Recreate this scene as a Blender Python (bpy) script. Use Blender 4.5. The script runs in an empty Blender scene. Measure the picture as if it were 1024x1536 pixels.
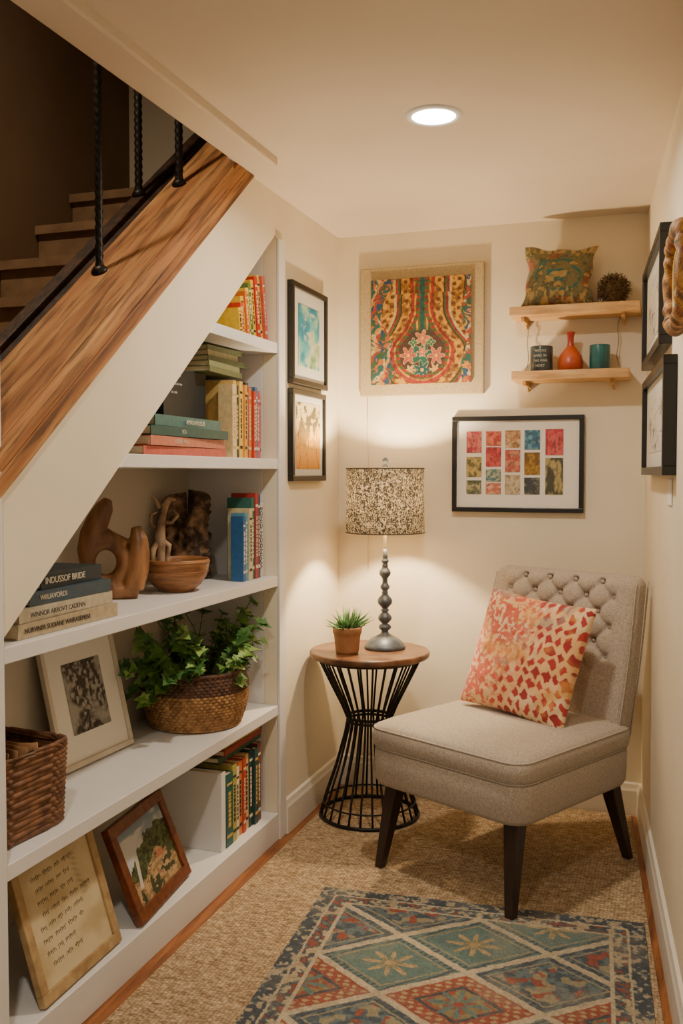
import bpy, math, random
import numpy as np
from mathutils import Vector, Matrix, Euler
random.seed(7)
rad=math.radians
scene=bpy.context.scene
# ------------------------------------------------------------------ helpers
def lin(c):
    c=c/255.0
    return c/12.92 if c<=0.04045 else ((c+0.055)/1.055)**2.4
def C(r,g,b): return (lin(r),lin(g),lin(b))
def N(r,g,b): return np.array(C(r,g,b))
_m={}
def mat(name,col,rough=.6,metal=0,col2=None,nscale=20,bump=0,bscale=200,emit=0,stretch=(1,1,1),detail=4,contrast=(.35,.65),spec=.5,coat=0,attr=False,sheen=0):
    if name in _m: return _m[name]
    m=bpy.data.materials.new(name); m.use_nodes=True
    nt=m.node_tree; b=nt.nodes['Principled BSDF']
    b.inputs['Base Color'].default_value=(*col,1); b.inputs['Roughness'].default_value=rough
    b.inputs['Metallic'].default_value=metal; b.inputs['Specular IOR Level'].default_value=spec
    b.inputs['Coat Weight'].default_value=coat
    b.inputs['Sheen Weight'].default_value=sheen
    tc=nt.nodes.new('ShaderNodeTexCoord'); mp=nt.nodes.new('ShaderNodeMapping')
    nt.links.new(tc.outputs['Object'],mp.inputs['Vector'])
    mp.inputs['Scale'].default_value=stretch
    if attr:
        a=nt.nodes.new('ShaderNodeAttribute'); a.attribute_name='Col'
        nt.links.new(a.outputs['Color'],b.inputs['Base Color'])
    elif col2 is not None:
        n=nt.nodes.new('ShaderNodeTexNoise'); n.inputs['Scale'].default_value=nscale; n.inputs['Detail'].default_value=detail
        nt.links.new(mp.outputs['Vector'],n.inputs['Vector'])
        r=nt.nodes.new('ShaderNodeValToRGB')
        r.color_ramp.elements[0].position=contrast[0]; r.color_ramp.elements[1].position=contrast[1]
        r.color_ramp.elements[0].color=(*col,1); r.color_ramp.elements[1].color=(*col2,1)
        nt.links.new(n.outputs['Fac'],r.inputs['Fac']); nt.links.new(r.outputs['Color'],b.inputs['Base Color'])
    if bump:
        n2=nt.nodes.new('ShaderNodeTexNoise'); n2.inputs['Scale'].default_value=bscale; n2.inputs['Detail'].default_value=3
        nt.links.new(mp.outputs['Vector'],n2.inputs['Vector'])
        bp=nt.nodes.new('ShaderNodeBump'); bp.inputs['Strength'].default_value=bump; bp.inputs['Distance'].default_value=.004
        nt.links.new(n2.outputs['Fac'],bp.inputs['Height']); nt.links.new(bp.outputs['Normal'],b.inputs['Normal'])
    if emit:
        b.inputs['Emission Color'].default_value=(*col,1); b.inputs['Emission Strength'].default_value=emit
    _m[name]=m
    return m
def wood(name,dk,md,lt,st,sc=5,rough=.5,crack=.5,bump=.5,crs=1.0,dist=.5):
    m=bpy.data.materials.new(name); m.use_nodes=True; nt=m.node_tree; b=nt.nodes['Principled BSDF']; b.inputs['Roughness'].default_value=rough
    tc=nt.nodes.new('ShaderNodeTexCoord'); mp=nt.nodes.new('ShaderNodeMapping'); mp.inputs['Scale'].default_value=st
    nt.links.new(tc.outputs['Object'],mp.inputs['Vector'])
    n=nt.nodes.new('ShaderNodeTexNoise'); n.inputs['Scale'].default_value=sc; n.inputs['Detail'].default_value=9; n.inputs['Distortion'].default_value=dist
    nt.links.new(mp.outputs['Vector'],n.inputs['Vector'])
    r=nt.nodes.new('ShaderNodeValToRGB'); e=r.color_ramp.elements
    e[0].position=.32; e[0].color=(*dk,1); e[1].position=.70; e[1].color=(*lt,1); q=e.new(.48); q.color=(*md,1)
    nt.links.new(n.outputs['Fac'],r.inputs['Fac'])
    n2=nt.nodes.new('ShaderNodeTexNoise'); n2.inputs['Scale'].default_value=sc*3.2*crs; n2.inputs['Detail'].default_value=6
    nt.links.new(mp.outputs['Vector'],n2.inputs['Vector'])
    r2=nt.nodes.new('ShaderNodeValToRGB'); r2.color_ramp.elements[0].position=.34; r2.color_ramp.elements[0].color=(1-crack,1-crack,1-crack,1); r2.color_ramp.elements[1].position=.5; r2.color_ramp.elements[1].color=(1,1,1,1)
    nt.links.new(n2.outputs['Fac'],r2.inputs['Fac'])
    mx=nt.nodes.new('ShaderNodeMix'); mx.data_type='RGBA'; mx.blend_type='MULTIPLY'; mx.inputs[0].default_value=1
    nt.links.new(r.outputs['Color'],mx.inputs[6]); nt.links.new(r2.outputs['Color'],mx.inputs[7]); nt.links.new(mx.outputs[2],b.inputs['Base Color'])
    bp=nt.nodes.new('ShaderNodeBump'); bp.inputs['Strength'].default_value=bump; bp.inputs['Distance'].default_value=.004
    nt.links.new(r2.outputs['Color'],bp.inputs['Height']); nt.links.new(bp.outputs['Normal'],b.inputs['Normal'])
    _m[name]=m; return m
class MB:
    def __init__(s): s.v=[];s.f=[];s.mi=[];s.sm=[];s.mats=[];s.col=None
    def idx(s,m):
        if m not in s.mats: s.mats.append(m)
        return s.mats.index(m)
    def add(s,vs,fs,m,M=None,sm=False):
        o=len(s.v); i=s.idx(m)
        for v in vs:
            v=Vector(v)
            s.v.append(tuple(M@v) if M is not None else tuple(v))
        for f in fs:
            s.f.append([k+o for k in f]); s.mi.append(i); s.sm.append(sm)
    def box(s,x0,x1,y0,y1,z0,z1,m,M=None):
        vs=[(x,y,z) for x in(x0,x1) for y in(y0,y1) for z in(z0,z1)]
        s.add(vs,[(0,1,3,2),(4,6,7,5),(0,4,5,1),(2,3,7,6),(0,2,6,4),(1,5,7,3)],m,M)
    def prism(s,poly,x0,x1,m,M=None):
        n=len(poly); vs=[(x0,y,z) for y,z in poly]+[(x1,y,z) for y,z in poly]
        fs=[list(range(n)),list(range(2*n-1,n-1,-1))]+[(i,i+n,(i+1)%n+n,(i+1)%n) for i in range(n)]
        s.add(vs,fs,m,M)
    def loft(s,loops,m,M=None,sm=True,cap0=True,cap1=True,closed=True):
        n=len(loops[0]); vs=[p for l in loops for p in l]; fs=[]
        for k in range(len(loops)-1):
            for i in range(n if closed else n-1):
                j=(i+1)%n; fs.append((k*n+i,k*n+j,(k+1)*n+j,(k+1)*n+i))
        if cap0: fs.append(list(range(n-1,-1,-1)))
        if cap1: fs.append([(len(loops)-1)*n+i for i in range(n)])
        s.add(vs,fs,m,M,sm)
    def lathe(s,prof,m,M=None,n=40,sm=True,cap0=True,cap1=True):
        loops=[[(r*math.cos(2*math.pi*i/n),r*math.sin(2*math.pi*i/n),z) for i in range(n)] for r,z in prof]
        s.loft(loops,m,M,sm,cap0,cap1)
    def tube(s,pts,r,m,M=None,n=8,sm=True,closed=False):
        pts=[Vector(p) for p in pts]; loops=[]; N_=len(pts)
        up=None
        for i,p in enumerate(pts):
            if closed: t=(pts[(i+1)%N_]-pts[i-1])
            else: t=(pts[min(i+1,N_-1)]-pts[max(i-1,0)])
            if t.length<1e-9: t=Vector((0,0,1))
            t.normalize()
            if up is None:
                up=Vector((0,0,1)) if abs(t.z)<.9 else Vector((1,0,0))
            a=(up-t*up.dot(t)); 
            if a.length<1e-6: a=t.orthogonal()
            a.normalize(); b=t.cross(a); up=a
            rr=r[i] if isinstance(r,(list,tuple)) else r
            loops.append([p+a*rr*math.cos(2*math.pi*k/n)+b*rr*math.sin(2*math.pi*k/n) for k in range(n)])
        if closed: loops.append(loops[0])
        s.loft(loops,m,M,sm,not closed,not closed)
    def obj(s,name,parent=None,loc=(0,0,0),rot=(0,0,0),bevel=0,seg=2,sub=0):
        me=bpy.data.meshes.new(name); me.from_pydata(s.v,[],s.f); 
        for m in s.mats: me.materials.append(m)
        me.polygons.foreach_set('material_index',s.mi); me.polygons.foreach_set('use_smooth',s.sm)
        if s.col is not None:
            a=me.color_attributes.new('Col','FLOAT_COLOR','POINT')
            cc=np.ones((len(s.v),4)); cc[:,:3]=s.col; a.data.foreach_set('color',cc.ravel())
        me.update()
        o=bpy.data.objects.new(name,me); scene.collection.objects.link(o)
        o.location=loc; o.rotation_euler=rot
        if parent: o.parent=parent
        if bevel:
            b=o.modifiers.new('b','BEVEL'); b.width=bevel; b.segments=seg; b.limit_method='ANGLE'; b.angle_limit=rad(40)
        return o
def empty(name,loc=(0,0,0),rot=(0,0,0)):
    e=bpy.data.objects.new(name,None); scene.collection.objects.link(e); e.location=loc; e.rotation_euler=rot; e.empty_display_size=.1
    return e
def T(x,y,z): return Matrix.Translation((x,y,z))
def R(a,ax): return Matrix.Rotation(rad(a),4,ax)
def rrect(w,d,r,n,cx=0,cy=0,z=0):
    w2,d2=w/2,d/2; r=min(r,w2*.999,d2*.999)
    A=math.pi/2*r
    pts=[]
    L=[('l',(w2,-0),(w2,d2-r)),('a',(w2-r,d2-r),0),('l',(w2-r,d2),(-w2+r,d2)),('a',(-w2+r,d2-r),90),('l',(-w2,d2-r),(-w2,-d2+r)),('a',(-w2+r,-d2+r),180),('l',(-w2+r,-d2),(w2-r,-d2)),('a',(w2-r,-d2+r),270),('l',(w2,-d2+r),(w2,0))]
    ln=[A if q[0]=='a' else math.dist(q[1],q[2]) for q in L]; tot=sum(ln)
    for i in range(n):
        s=tot*i/n; k=0
        while s>ln[k] and k<8: s-=ln[k]; k+=1
        q=L[k]
        if q[0]=='l':
            f=s/ln[k] if ln[k]>0 else 0
            p=(q[1][0]+(q[2][0]-q[1][0])*f,q[1][1]+(q[2][1]-q[1][1])*f)
        else:
            a=rad(q[2])+(s/r if r>0 else 0); p=(q[1][0]+r*math.cos(a),q[1][1]+r*math.sin(a))
        pts.append((p[0]+cx,p[1]+cy,z))
    return pts
def vnoise(x,y,seed):
    rs=np.random.RandomState(seed); t=rs.rand(64,64)
    xi=np.floor(x).astype(int); yi=np.floor(y).astype(int); fx=x-xi; fy=y-yi
    fx=fx*fx*(3-2*fx); fy=fy*fy*(3-2*fy)
    a=t[xi%64,yi%64]; b=t[(xi+1)%64,yi%64]; c=t[xi%64,(yi+1)%64]; d=t[(xi+1)%64,(yi+1)%64]
    return (a*(1-fx)+b*fx)*(1-fy)+(c*(1-fx)+d*fx)*fy
def fbm(x,y,seed,o=4):
    s=0;a=.5;t=0
    for i in range(o):
        s=s+a*vnoise(x*2**i,y*2**i,seed+i*13); t+=a; a*=.55
    return s/t
def sst(a,b,x): 
    t=np.clip((x-a)/(b-a),0,1); return t*t*(3-2*t)
def mix(a,b,t): 
    t=np.asarray(t)[...,None]; return a*(1-t)+b*t
def ramp(t,stops):
    t=np.asarray(t); out=np.zeros(t.shape+(3,)); xs=[s[0] for s in stops]
    for k in range(3): out[...,k]=np.interp(t,xs,[s[1][k] for s in stops])
    return out
def artgrid(name,w,h,func,parent,x0=0,y=0,z0=0,nu=120,nv=120,mt=None):
    U,V=np.meshgrid(np.linspace(0,1,nu),np.linspace(0,1,nv)); U=U.ravel();V=V.ravel()
    col=func(U,V); b=MB()
    b.v=[(x0+u*w,y,z0+v*h) for u,v in zip(U,V)]
    b.mats=[mt or m_art]
    for j in range(nv-1):
        for i in range(nu-1):
            b.f.append((j*nu+i,j*nu+i+1,(j+1)*nu+i+1,(j+1)*nu+i)); b.mi.append(0); b.sm.append(True)
    b.col=np.clip(col,0,1)
    return b.obj(name,parent)
def text(body,size,M,m,parent,name='lettering',ext=.0004,align='LEFT',sx=1,bend=0):
    cu=bpy.data.curves.new(name,'FONT'); cu.body=body; cu.size=size; cu.extrude=ext; cu.align_x=align; cu.align_y='CENTER'
    o=bpy.data.objects.new(name+'_t',cu); scene.collection.objects.link(o)
    bpy.context.view_layer.update()
    dg=bpy.context.evaluated_depsgraph_get(); me=bpy.data.meshes.new_from_object(o.evaluated_get(dg))
    bpy.data.objects.remove(o); me.materials.clear(); me.materials.append(m)
    if bend:
        for v in me.vertices:
            a=v.co.x/bend; r=bend+v.co.z; v.co=Vector((r*math.sin(a),v.co.y,r*math.cos(a)))
    t=bpy.data.objects.new(name,me); scene.collection.objects.link(t); t.parent=parent
    t.matrix_local=M@Matrix.Diagonal((sx,1,1,1)); return t
# ------------------------------------------------------------------ materials
m_wall=mat('wall_paint',C(230,219,196),.85,col2=C(224,212,188),nscale=3,bump=.04,bscale=120)
m_ceil=mat('ceiling_paint',C(216,201,180),.9,col2=C(210,195,174),nscale=2)
m_white=mat('white_trim',C(222,220,218),.45,col2=C(217,215,213),nscale=4)
m_back=mat('bookcase_back',C(192,182,164),.7)
m_base=mat('baseboard_paint',C(226,219,206),.4)
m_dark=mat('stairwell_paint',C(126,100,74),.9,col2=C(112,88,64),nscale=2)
m_step=mat('stair_carpet',C(146,118,88),.9,col2=C(126,100,74),nscale=14,bump=.2,bscale=150)
m_strg=wood('dark_stringer',C(30,18,12),C(52,32,20),C(78,50,30),(8,.8,8),4,.6)
m_iron=mat('black_iron',C(24,22,22),.45,metal=.5,col2=C(38,34,32),nscale=40)
m_beam=wood('beam_wood',C(98,58,30),C(160,106,58),C(204,154,96),(5,.42,7),3.0,.72,.55,.8,1.2,.3)
m_floor=wood('hardwood_floor',C(110,62,30),C(140,84,42),C(164,104,54),(9,.8,1),5,.4,.3,.2)
m_leg=mat('espresso_wood',C(34,20,16),.35,col2=C(48,30,22),nscale=10,stretch=(6,6,1))
m_ttop=wood('walnut_top',C(70,42,26),C(104,68,44),C(136,96,64),(1.2,8,1),3,.35,.3,.2)
m_shelfwood=wood('pine_shelf',C(176,128,72),C(204,160,102),C(220,180,126),(1,9,9),4,.55,.2,.2)
m_black=mat('black_frame',C(26,25,24),.35)
m_matw=mat('mat_board',C(230,226,216),.8)
m_matg=mat('mat_board_grey',C(200,198,190),.8)
m_art=mat('painted_art',C(200,200,200),.5,attr=True)
m_artr=mat('painted_canvas',C(200,200,200),.6,attr=True,bump=.5,bscale=260)
m_fabric_art=mat('printed_fabric',C(200,200,200),.9,attr=True,bump=.35,bscale=500,sheen=.2)
m_page=mat('pages',C(228,214,184),.8,col2=C(206,190,158),nscale=80,stretch=(1,1,8))
m_print=mat('print_dark',C(46,42,38),.7)
m_printw=mat('print_light',C(206,196,174),.6)
m_gold=mat('print_gold',C(196,160,80),.5)
m_rug=mat('rug_pile',C(200,200,200),.95,attr=True,bump=.6,bscale=420)
def carpet():
    m=bpy.data.materials.new('sisal_carpet'); m.use_nodes=True; nt=m.node_tree; b=nt.nodes['Principled BSDF']; b.inputs['Roughness'].default_value=.95
    tc=nt.nodes.new('ShaderNodeTexCoord')
    mp=nt.nodes.new('ShaderNodeMapping'); mp.inputs['Scale'].default_value=(1,1.9,1); nt.links.new(tc.outputs['Object'],mp.inputs['Vector'])
    v=nt.nodes.new('ShaderNodeTexVoronoi'); v.inputs['Scale'].default_value=95; v.inputs['Randomness'].default_value=.5; nt.links.new(mp.outputs['Vector'],v.inputs['Vector'])
    n=nt.nodes.new('ShaderNodeTexNoise'); n.inputs['Scale'].default_value=45; n.inputs['Detail'].default_value=5; nt.links.new(mp.outputs['Vector'],n.inputs['Vector'])
    r=nt.nodes.new('ShaderNodeValToRGB'); e=r.color_ramp.elements
    e[0].position=.15; e[0].color=(*C(222,198,160),1); e[1].position=.85; e[1].color=(*C(128,100,70),1)
    nt.links.new(v.outputs['Distance'],r.inputs['Fac'])
    mx=nt.nodes.new('ShaderNodeMix'); mx.data_type='RGBA'; mx.blend_type='MULTIPLY'; mx.inputs[0].default_value=.75
    r2=nt.nodes.new('ShaderNodeValToRGB'); r2.color_ramp.elements[0].position=.36; r2.color_ramp.elements[0].color=(.48,.41,.33,1); r2.color_ramp.elements[1].position=.6; r2.color_ramp.elements[1].color=(1,1,1,1)
    nt.links.new(n.outputs['Fac'],r2.inputs['Fac'])
    nt.links.new(r.outputs['Color'],mx.inputs[6]); nt.links.new(r2.outputs['Color'],mx.inputs[7]); nt.links.new(mx.outputs[2],b.inputs['Base Color'])
    bp=nt.nodes.new('ShaderNodeBump'); bp.invert=True; bp.inputs['Strength'].default_value=.8; bp.inputs['Distance'].default_value=.004
    nt.links.new(v.outputs['Distance'],bp.inputs['Height']); nt.links.new(bp.outputs['Normal'],b.inputs['Normal'])
    return m
m_carpet=carpet()
def linen(name,c1,c2,sc=260,st=.3):
    m=bpy.data.materials.new(name); m.use_nodes=True; nt=m.node_tree; b=nt.nodes['Principled BSDF']; b.inputs['Roughness'].default_value=.9; b.inputs['Sheen Weight'].default_value=.15
    tc=nt.nodes.new('ShaderNodeTexCoord'); ns=[]
    for s in ((1,st,st),(st,1,st),(st,st,1)):
        mp=nt.nodes.new('ShaderNodeMapping'); mp.inputs['Scale'].default_value=s; nt.links.new(tc.outputs['Object'],mp.inputs['Vector'])
        n=nt.nodes.new('ShaderNodeTexNoise'); n.inputs['Scale'].default_value=sc; n.inputs['Detail'].default_value=2; nt.links.new(mp.outputs['Vector'],n.inputs['Vector']); ns.append(n)
    a=nt.nodes.new('ShaderNodeMath'); a.operation='ADD'; nt.links.new(ns[0].outputs['Fac'],a.inputs[0]); nt.links.new(ns[1].outputs['Fac'],a.inputs[1])
    a2=nt.nodes.new('ShaderNodeMath'); a2.operation='ADD'; nt.links.new(a.outputs[0],a2.inputs[0]); nt.links.new(ns[2].outputs['Fac'],a2.inputs[1])
    d=nt.nodes.new('ShaderNodeMath'); d.operation='DIVIDE'; d.inputs[1].default_value=3; nt.links.new(a2.outputs[0],d.inputs[0])
    r=nt.nodes.new('ShaderNodeValToRGB'); r.color_ramp.elements[0].position=.36; r.color_ramp.elements[1].position=.64
    r.color_ramp.elements[0].color=(*c1,1); r.color_ramp.elements[1].color=(*c2,1)
    nt.links.new(d.outputs[0],r.inputs['Fac']); nt.links.new(r.outputs['Color'],b.inputs['Base Color'])
    bp=nt.nodes.new('ShaderNodeBump'); bp.inputs['Strength'].default_value=.35; bp.inputs['Distance'].default_value=.002
    nt.links.new(d.outputs[0],bp.inputs['Height']); nt.links.new(bp.outputs['Normal'],b.inputs['Normal'])
    return m
m_linen=linen('linen_upholstery',C(142,129,114),C(190,177,160),520)
m_burlap=linen('burlap_mount',C(166,146,108),C(194,175,137),420)
# ------------------------------------------------------------------ room shell
S=.8
def diag(y): return 2.115+S*(y+.658)
def blow(y): return 2.25+.797*(y+.861)
KW=math.tan(rad(5.05))
b=MB(); b.box(-1.0,1.7,-4.2,.06,-.06,0,m_floor); b.obj('floor')
b=MB(); b.add([(.062,-4.15,.001),(1.205+KW*4.15-.035,-4.15,.001),(1.205-.035,-.03,.001),(.05,-.03,.001),(.062,-4.15,.009),(1.205+KW*4.15-.035,-4.15,.009),(1.205-.035,-.03,.009),(.05,-.03,.009)],[(0,3,2,1),(4,5,6,7),(0,1,5,4),(1,2,6,5),(2,3,7,6),(3,0,4,7)],m_carpet); b.obj('sisal_carpet')
b=MB(); b.box(-1.0,1.4,0,.08,0,3.4,m_wall); b.obj('wall_back')
b=MB(); b.prism([(0,0),(0,2.25),(-.861,2.25),(-2.125,blow(-2.125)),(-2.125,diag(-2.125)),(-.658,2.115),(-.658,0)],-.05,0,m_wall); b.obj('wall_left')
b=MB(); b.add([(1.205,0,0),(1.205+KW*4.2,-4.2,0),(1.205,0,2.3),(1.205+KW*4.2,-4.2,2.3),(1.305,0.0,0),(1.305+KW*4.2,-4.2,0),(1.305,0,2.3),(1.305+KW*4.2,-4.2,2.3)],[(0,1,3,2),(5,4,6,7),(2,3,7,6),(1,5,7,3),(0,2,6,4)],m_wall); b.obj('wall_right')
b=MB(); b.box(.10,1.75,-4.2,0,2.25,2.30,m_ceil); b.box(.0,.10,-1.04,0,2.25,2.30,m_ceil); b.obj('ceiling')
b=MB(); b.box(.045,.15,-4.2,-1.0,2.222,2.31,m_ceil); b.obj('trim_stair_opening',bevel=.006)
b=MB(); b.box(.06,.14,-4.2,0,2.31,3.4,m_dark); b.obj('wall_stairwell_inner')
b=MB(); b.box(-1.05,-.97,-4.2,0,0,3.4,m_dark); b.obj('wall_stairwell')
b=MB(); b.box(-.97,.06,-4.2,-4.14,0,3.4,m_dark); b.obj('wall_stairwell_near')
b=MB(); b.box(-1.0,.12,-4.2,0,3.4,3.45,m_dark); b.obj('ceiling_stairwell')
b=MB(); b.box(-.05,.012,-4.14,-2.125,0,2.12,m_white); b.obj('wall_left_near',bevel=.003)
b=MB()
prof=[(0,0),(.016,0),(.016,.095),(.012,.105),(.009,.12),(0,.125)]
b.prism([(-p[0],p[1]) for p in prof],.0,1.2,m_base); b.obj('baseboard_back')
def bb(b,p0,p1,nrm):
    loops=[]
    for p in (p0,p1): loops.append([(p[0]+nrm[0]*q[0],p[1]+nrm[1]*q[0],q[1]) for q in prof])
    b.loft(loops,m_base,sm=False)
b=MB(); bb(b,(0,-.60),(0,0),(1,0)); b.obj('baseboard_left')
b=MB(); bb(b,(1.205,0),(1.205+KW*4.2,-4.2),(-.996,-.088)); b.obj('baseboard_right')
# ------------------------------------------------------------------ bookcase
b=MB()
b.box(-.36,-.051,-.658,-.63,0,2.12,m_white)
b.prism([(-2.12,0),(-.64,0),(-.64,2.13),(-2.12,diag(-2.12)+.01)],-.36,-.342,m_back)
b.prism([(-2.12,diag(-2.12)),(-.64,diag(-.64)),(-.64,diag(-.64)+.03),(-2.12,diag(-2.12)+.03)],-.36,-.051,m_white)
for z in [1.74,1.34,.932,.478]:
    yl=max(-2.12,-.658+(z-.035-2.115)/S); yt=max(-2.12,-.658+(z-2.115)/S)
    b.prism([(yl,z-.035),(-.659,z-.035),(-.659,z),(yt,z)],-.342,.004,m_white)
b.box(-.342,.004,-2.12,-.659,0.0,.095,m_white)
b.box(.0005,.010,-.658,-.60,0.0,2.10,m_white)
b.obj('bookcase',bevel=.002)
# ------------------------------------------------------------------ stair beam, rods, steps
def bt(y): return blow(y)+.105
ang=math.atan(.797); b=MB()
Ri=Matrix.Rotation(-ang,4,'X')
def pr(poly,x0,x1): b.prism(poly,x0,x1,m_beam,Ri)
pr([(-2.6,blow(-2.6)),(-2.6,bt(-2.6)),(-.80,bt(-.80)),(-.80,blow(-.80))],-.19,-.001)
pr([(-2.6,blow(-2.6)),(-2.6,blow(-2.6)+.052),(-.928,2.249),(-.862,2.249)],-.001,.013)
pr([(-2.6,blow(-2.6)+.0545),(-2.6,bt(-2.6)),(-.995,2.249),(-.930,2.249)],-.001,.015)
b.obj('staircase_beam',None,(0,0,0),(ang,0,0),bevel=.004)
b=MB()
ZS=1.86
z=ZS-.176*9; y=-1.10-.22*9
prof2=[(y,0)]
while y<-.30:
    prof2+=[(y,max(z,.01))]
    prof2.append((y+.22,max(z,.01))); y+=.22; z+=.176
prof2.append((y,z-.5))
prof2.append((-2.3,.85))
prof2.append((-2.3,0))
b.prism(prof2,-.965,-.362,m_step)
z=ZS-.176*9; y=-1.10-.22*9
while y<-.30:
    if z>.1: b.box(-.965,-.362,y-.022,y+.05,z-.03,z+.002,m_step)
    y+=.22; z+=.176
b.obj('staircase_steps')
b=MB(); g=lambda y:1.650+.8*(y+1.68)
b.prism([(-2.9,g(-2.9)-.22),(-2.9,g(-2.9)),(-.25,g(-.25)),(-.25,g(-.25)-.22)],-.345,-.30,m_strg); b.obj('staircase_stringer',bevel=.004)
b=MB(); b.prism([(-2.6,blow(-2.6)),(-2.6,blow(-2.6)+.03),(-.7,blow(-.7)+.03),(-.7,blow(-.7))],-.299,-.191,m_strg); b.obj('trim_stair_gap')
def rod(b,x,y,z0,z1,r):
    n=10; loops=[]; k=int((z1-z0)/.006)
    for i in range(k+1):
        z=z0+(z1-z0)*i/k
        loops.append([(x+(r+.0016*math.cos(a*2*math.pi/n*2+i*1.6))*math.cos(2*math.pi*a/n),y+(r+.0016*math.cos(a*2*math.pi/n*2+i*1.6))*math.sin(2*math.pi*a/n),z) for a in range(n)])
    b.loft(loops,m_iron)
for (x,y,r) in ((-.14,-1.53,.010),(-.14,-1.09,.012),(-.322,-1.02,.012)):
    zb=bt(y) if x>-.2 else g(y)
    b=MB(); rod(b,x,y,zb+.001,3.39,r)
    M=T(x,y,zb+.001)@R(38.6,'X'); b.lathe([(.022,-.001),(.022,.005),(.015,.012),(r,.016)],m_iron,M,n=20)
    b.obj('stair_baluster')
# ------------------------------------------------------------------ frames / art
def frame(name,loc,rotz,w,h,bw,t,fm,mm,margin,art,lean=0,nu=90,nv=110):
    e=empty(name,loc,(rad(-lean),0,rad(rotz)))
    b=MB()
    b.box(0,w,-t,0,0,bw,fm); b.box(0,w,-t,0,h-bw,h,fm); b.box(0,bw,-t,0,bw,h-bw,fm); b.box(w-bw,w,-t,0,bw,h-bw,fm)
    b.obj('frame_border',e,bevel=.002)
    b=MB(); b.box(bw*.9,w-bw*.9,-t*.55,-.001,bw*.9,h-bw*.9,mm); b.obj('mat_board',e)
    mx,mz=(margin if isinstance(margin,tuple) else (margin,margin))
    if art: artgrid('print',w-2*bw-2*mx,h-2*bw-2*mz,art,e,bw+mx,-t*.55-.0012,bw+mz,nu,nv)
    return e
def a_teal(U,V):
    f=fbm(U*3+1,V*3,3,5); g=fbm(U*6,V*9,9,4)
    c=ramp(f+.25*(.5-V),[(0,N(20,100,140)),(.35,N(40,136,160)),(.5,N(110,176,170)),(.62,N(184,190,160)),(.8,N(112,156,104)),(1,N(60,100,84))])
    return mix(c,N(200,196,178),sst(.55,.75,g)*.7)
def a_gold(U,V):
    c=ramp(V+.15*(fbm(U*4,V*4,5)-.5),[(0,N(206,136,20)),(.45,N(222,166,40)),(.7,N(214,182,100)),(1,N(204,186,136))])
    k=fbm(U*8,V*8,21,4); s=(np.abs(np.sin(U*9+3*fbm(U*2,V*4,4)))<.09)&(V<.9)
    d=(sst(.46,.55,k)*(V>.30)*(.4+.6*sst(.35,.7,V)))*.9
    c=mix(c,N(60,52,30),d); return mix(c,N(70,60,36),s*.85)
frame('teal_watercolor_picture',(0.0005,-.56,1.612),90,.37,.365,.02,.022,m_black,m_matg,(.055,.05),a_teal)
frame('golden_branch_picture',(0.0005,-.56,1.262),90,.35,.333,.02,.022,m_black,m_matg,(.03,.025),a_gold)
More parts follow.
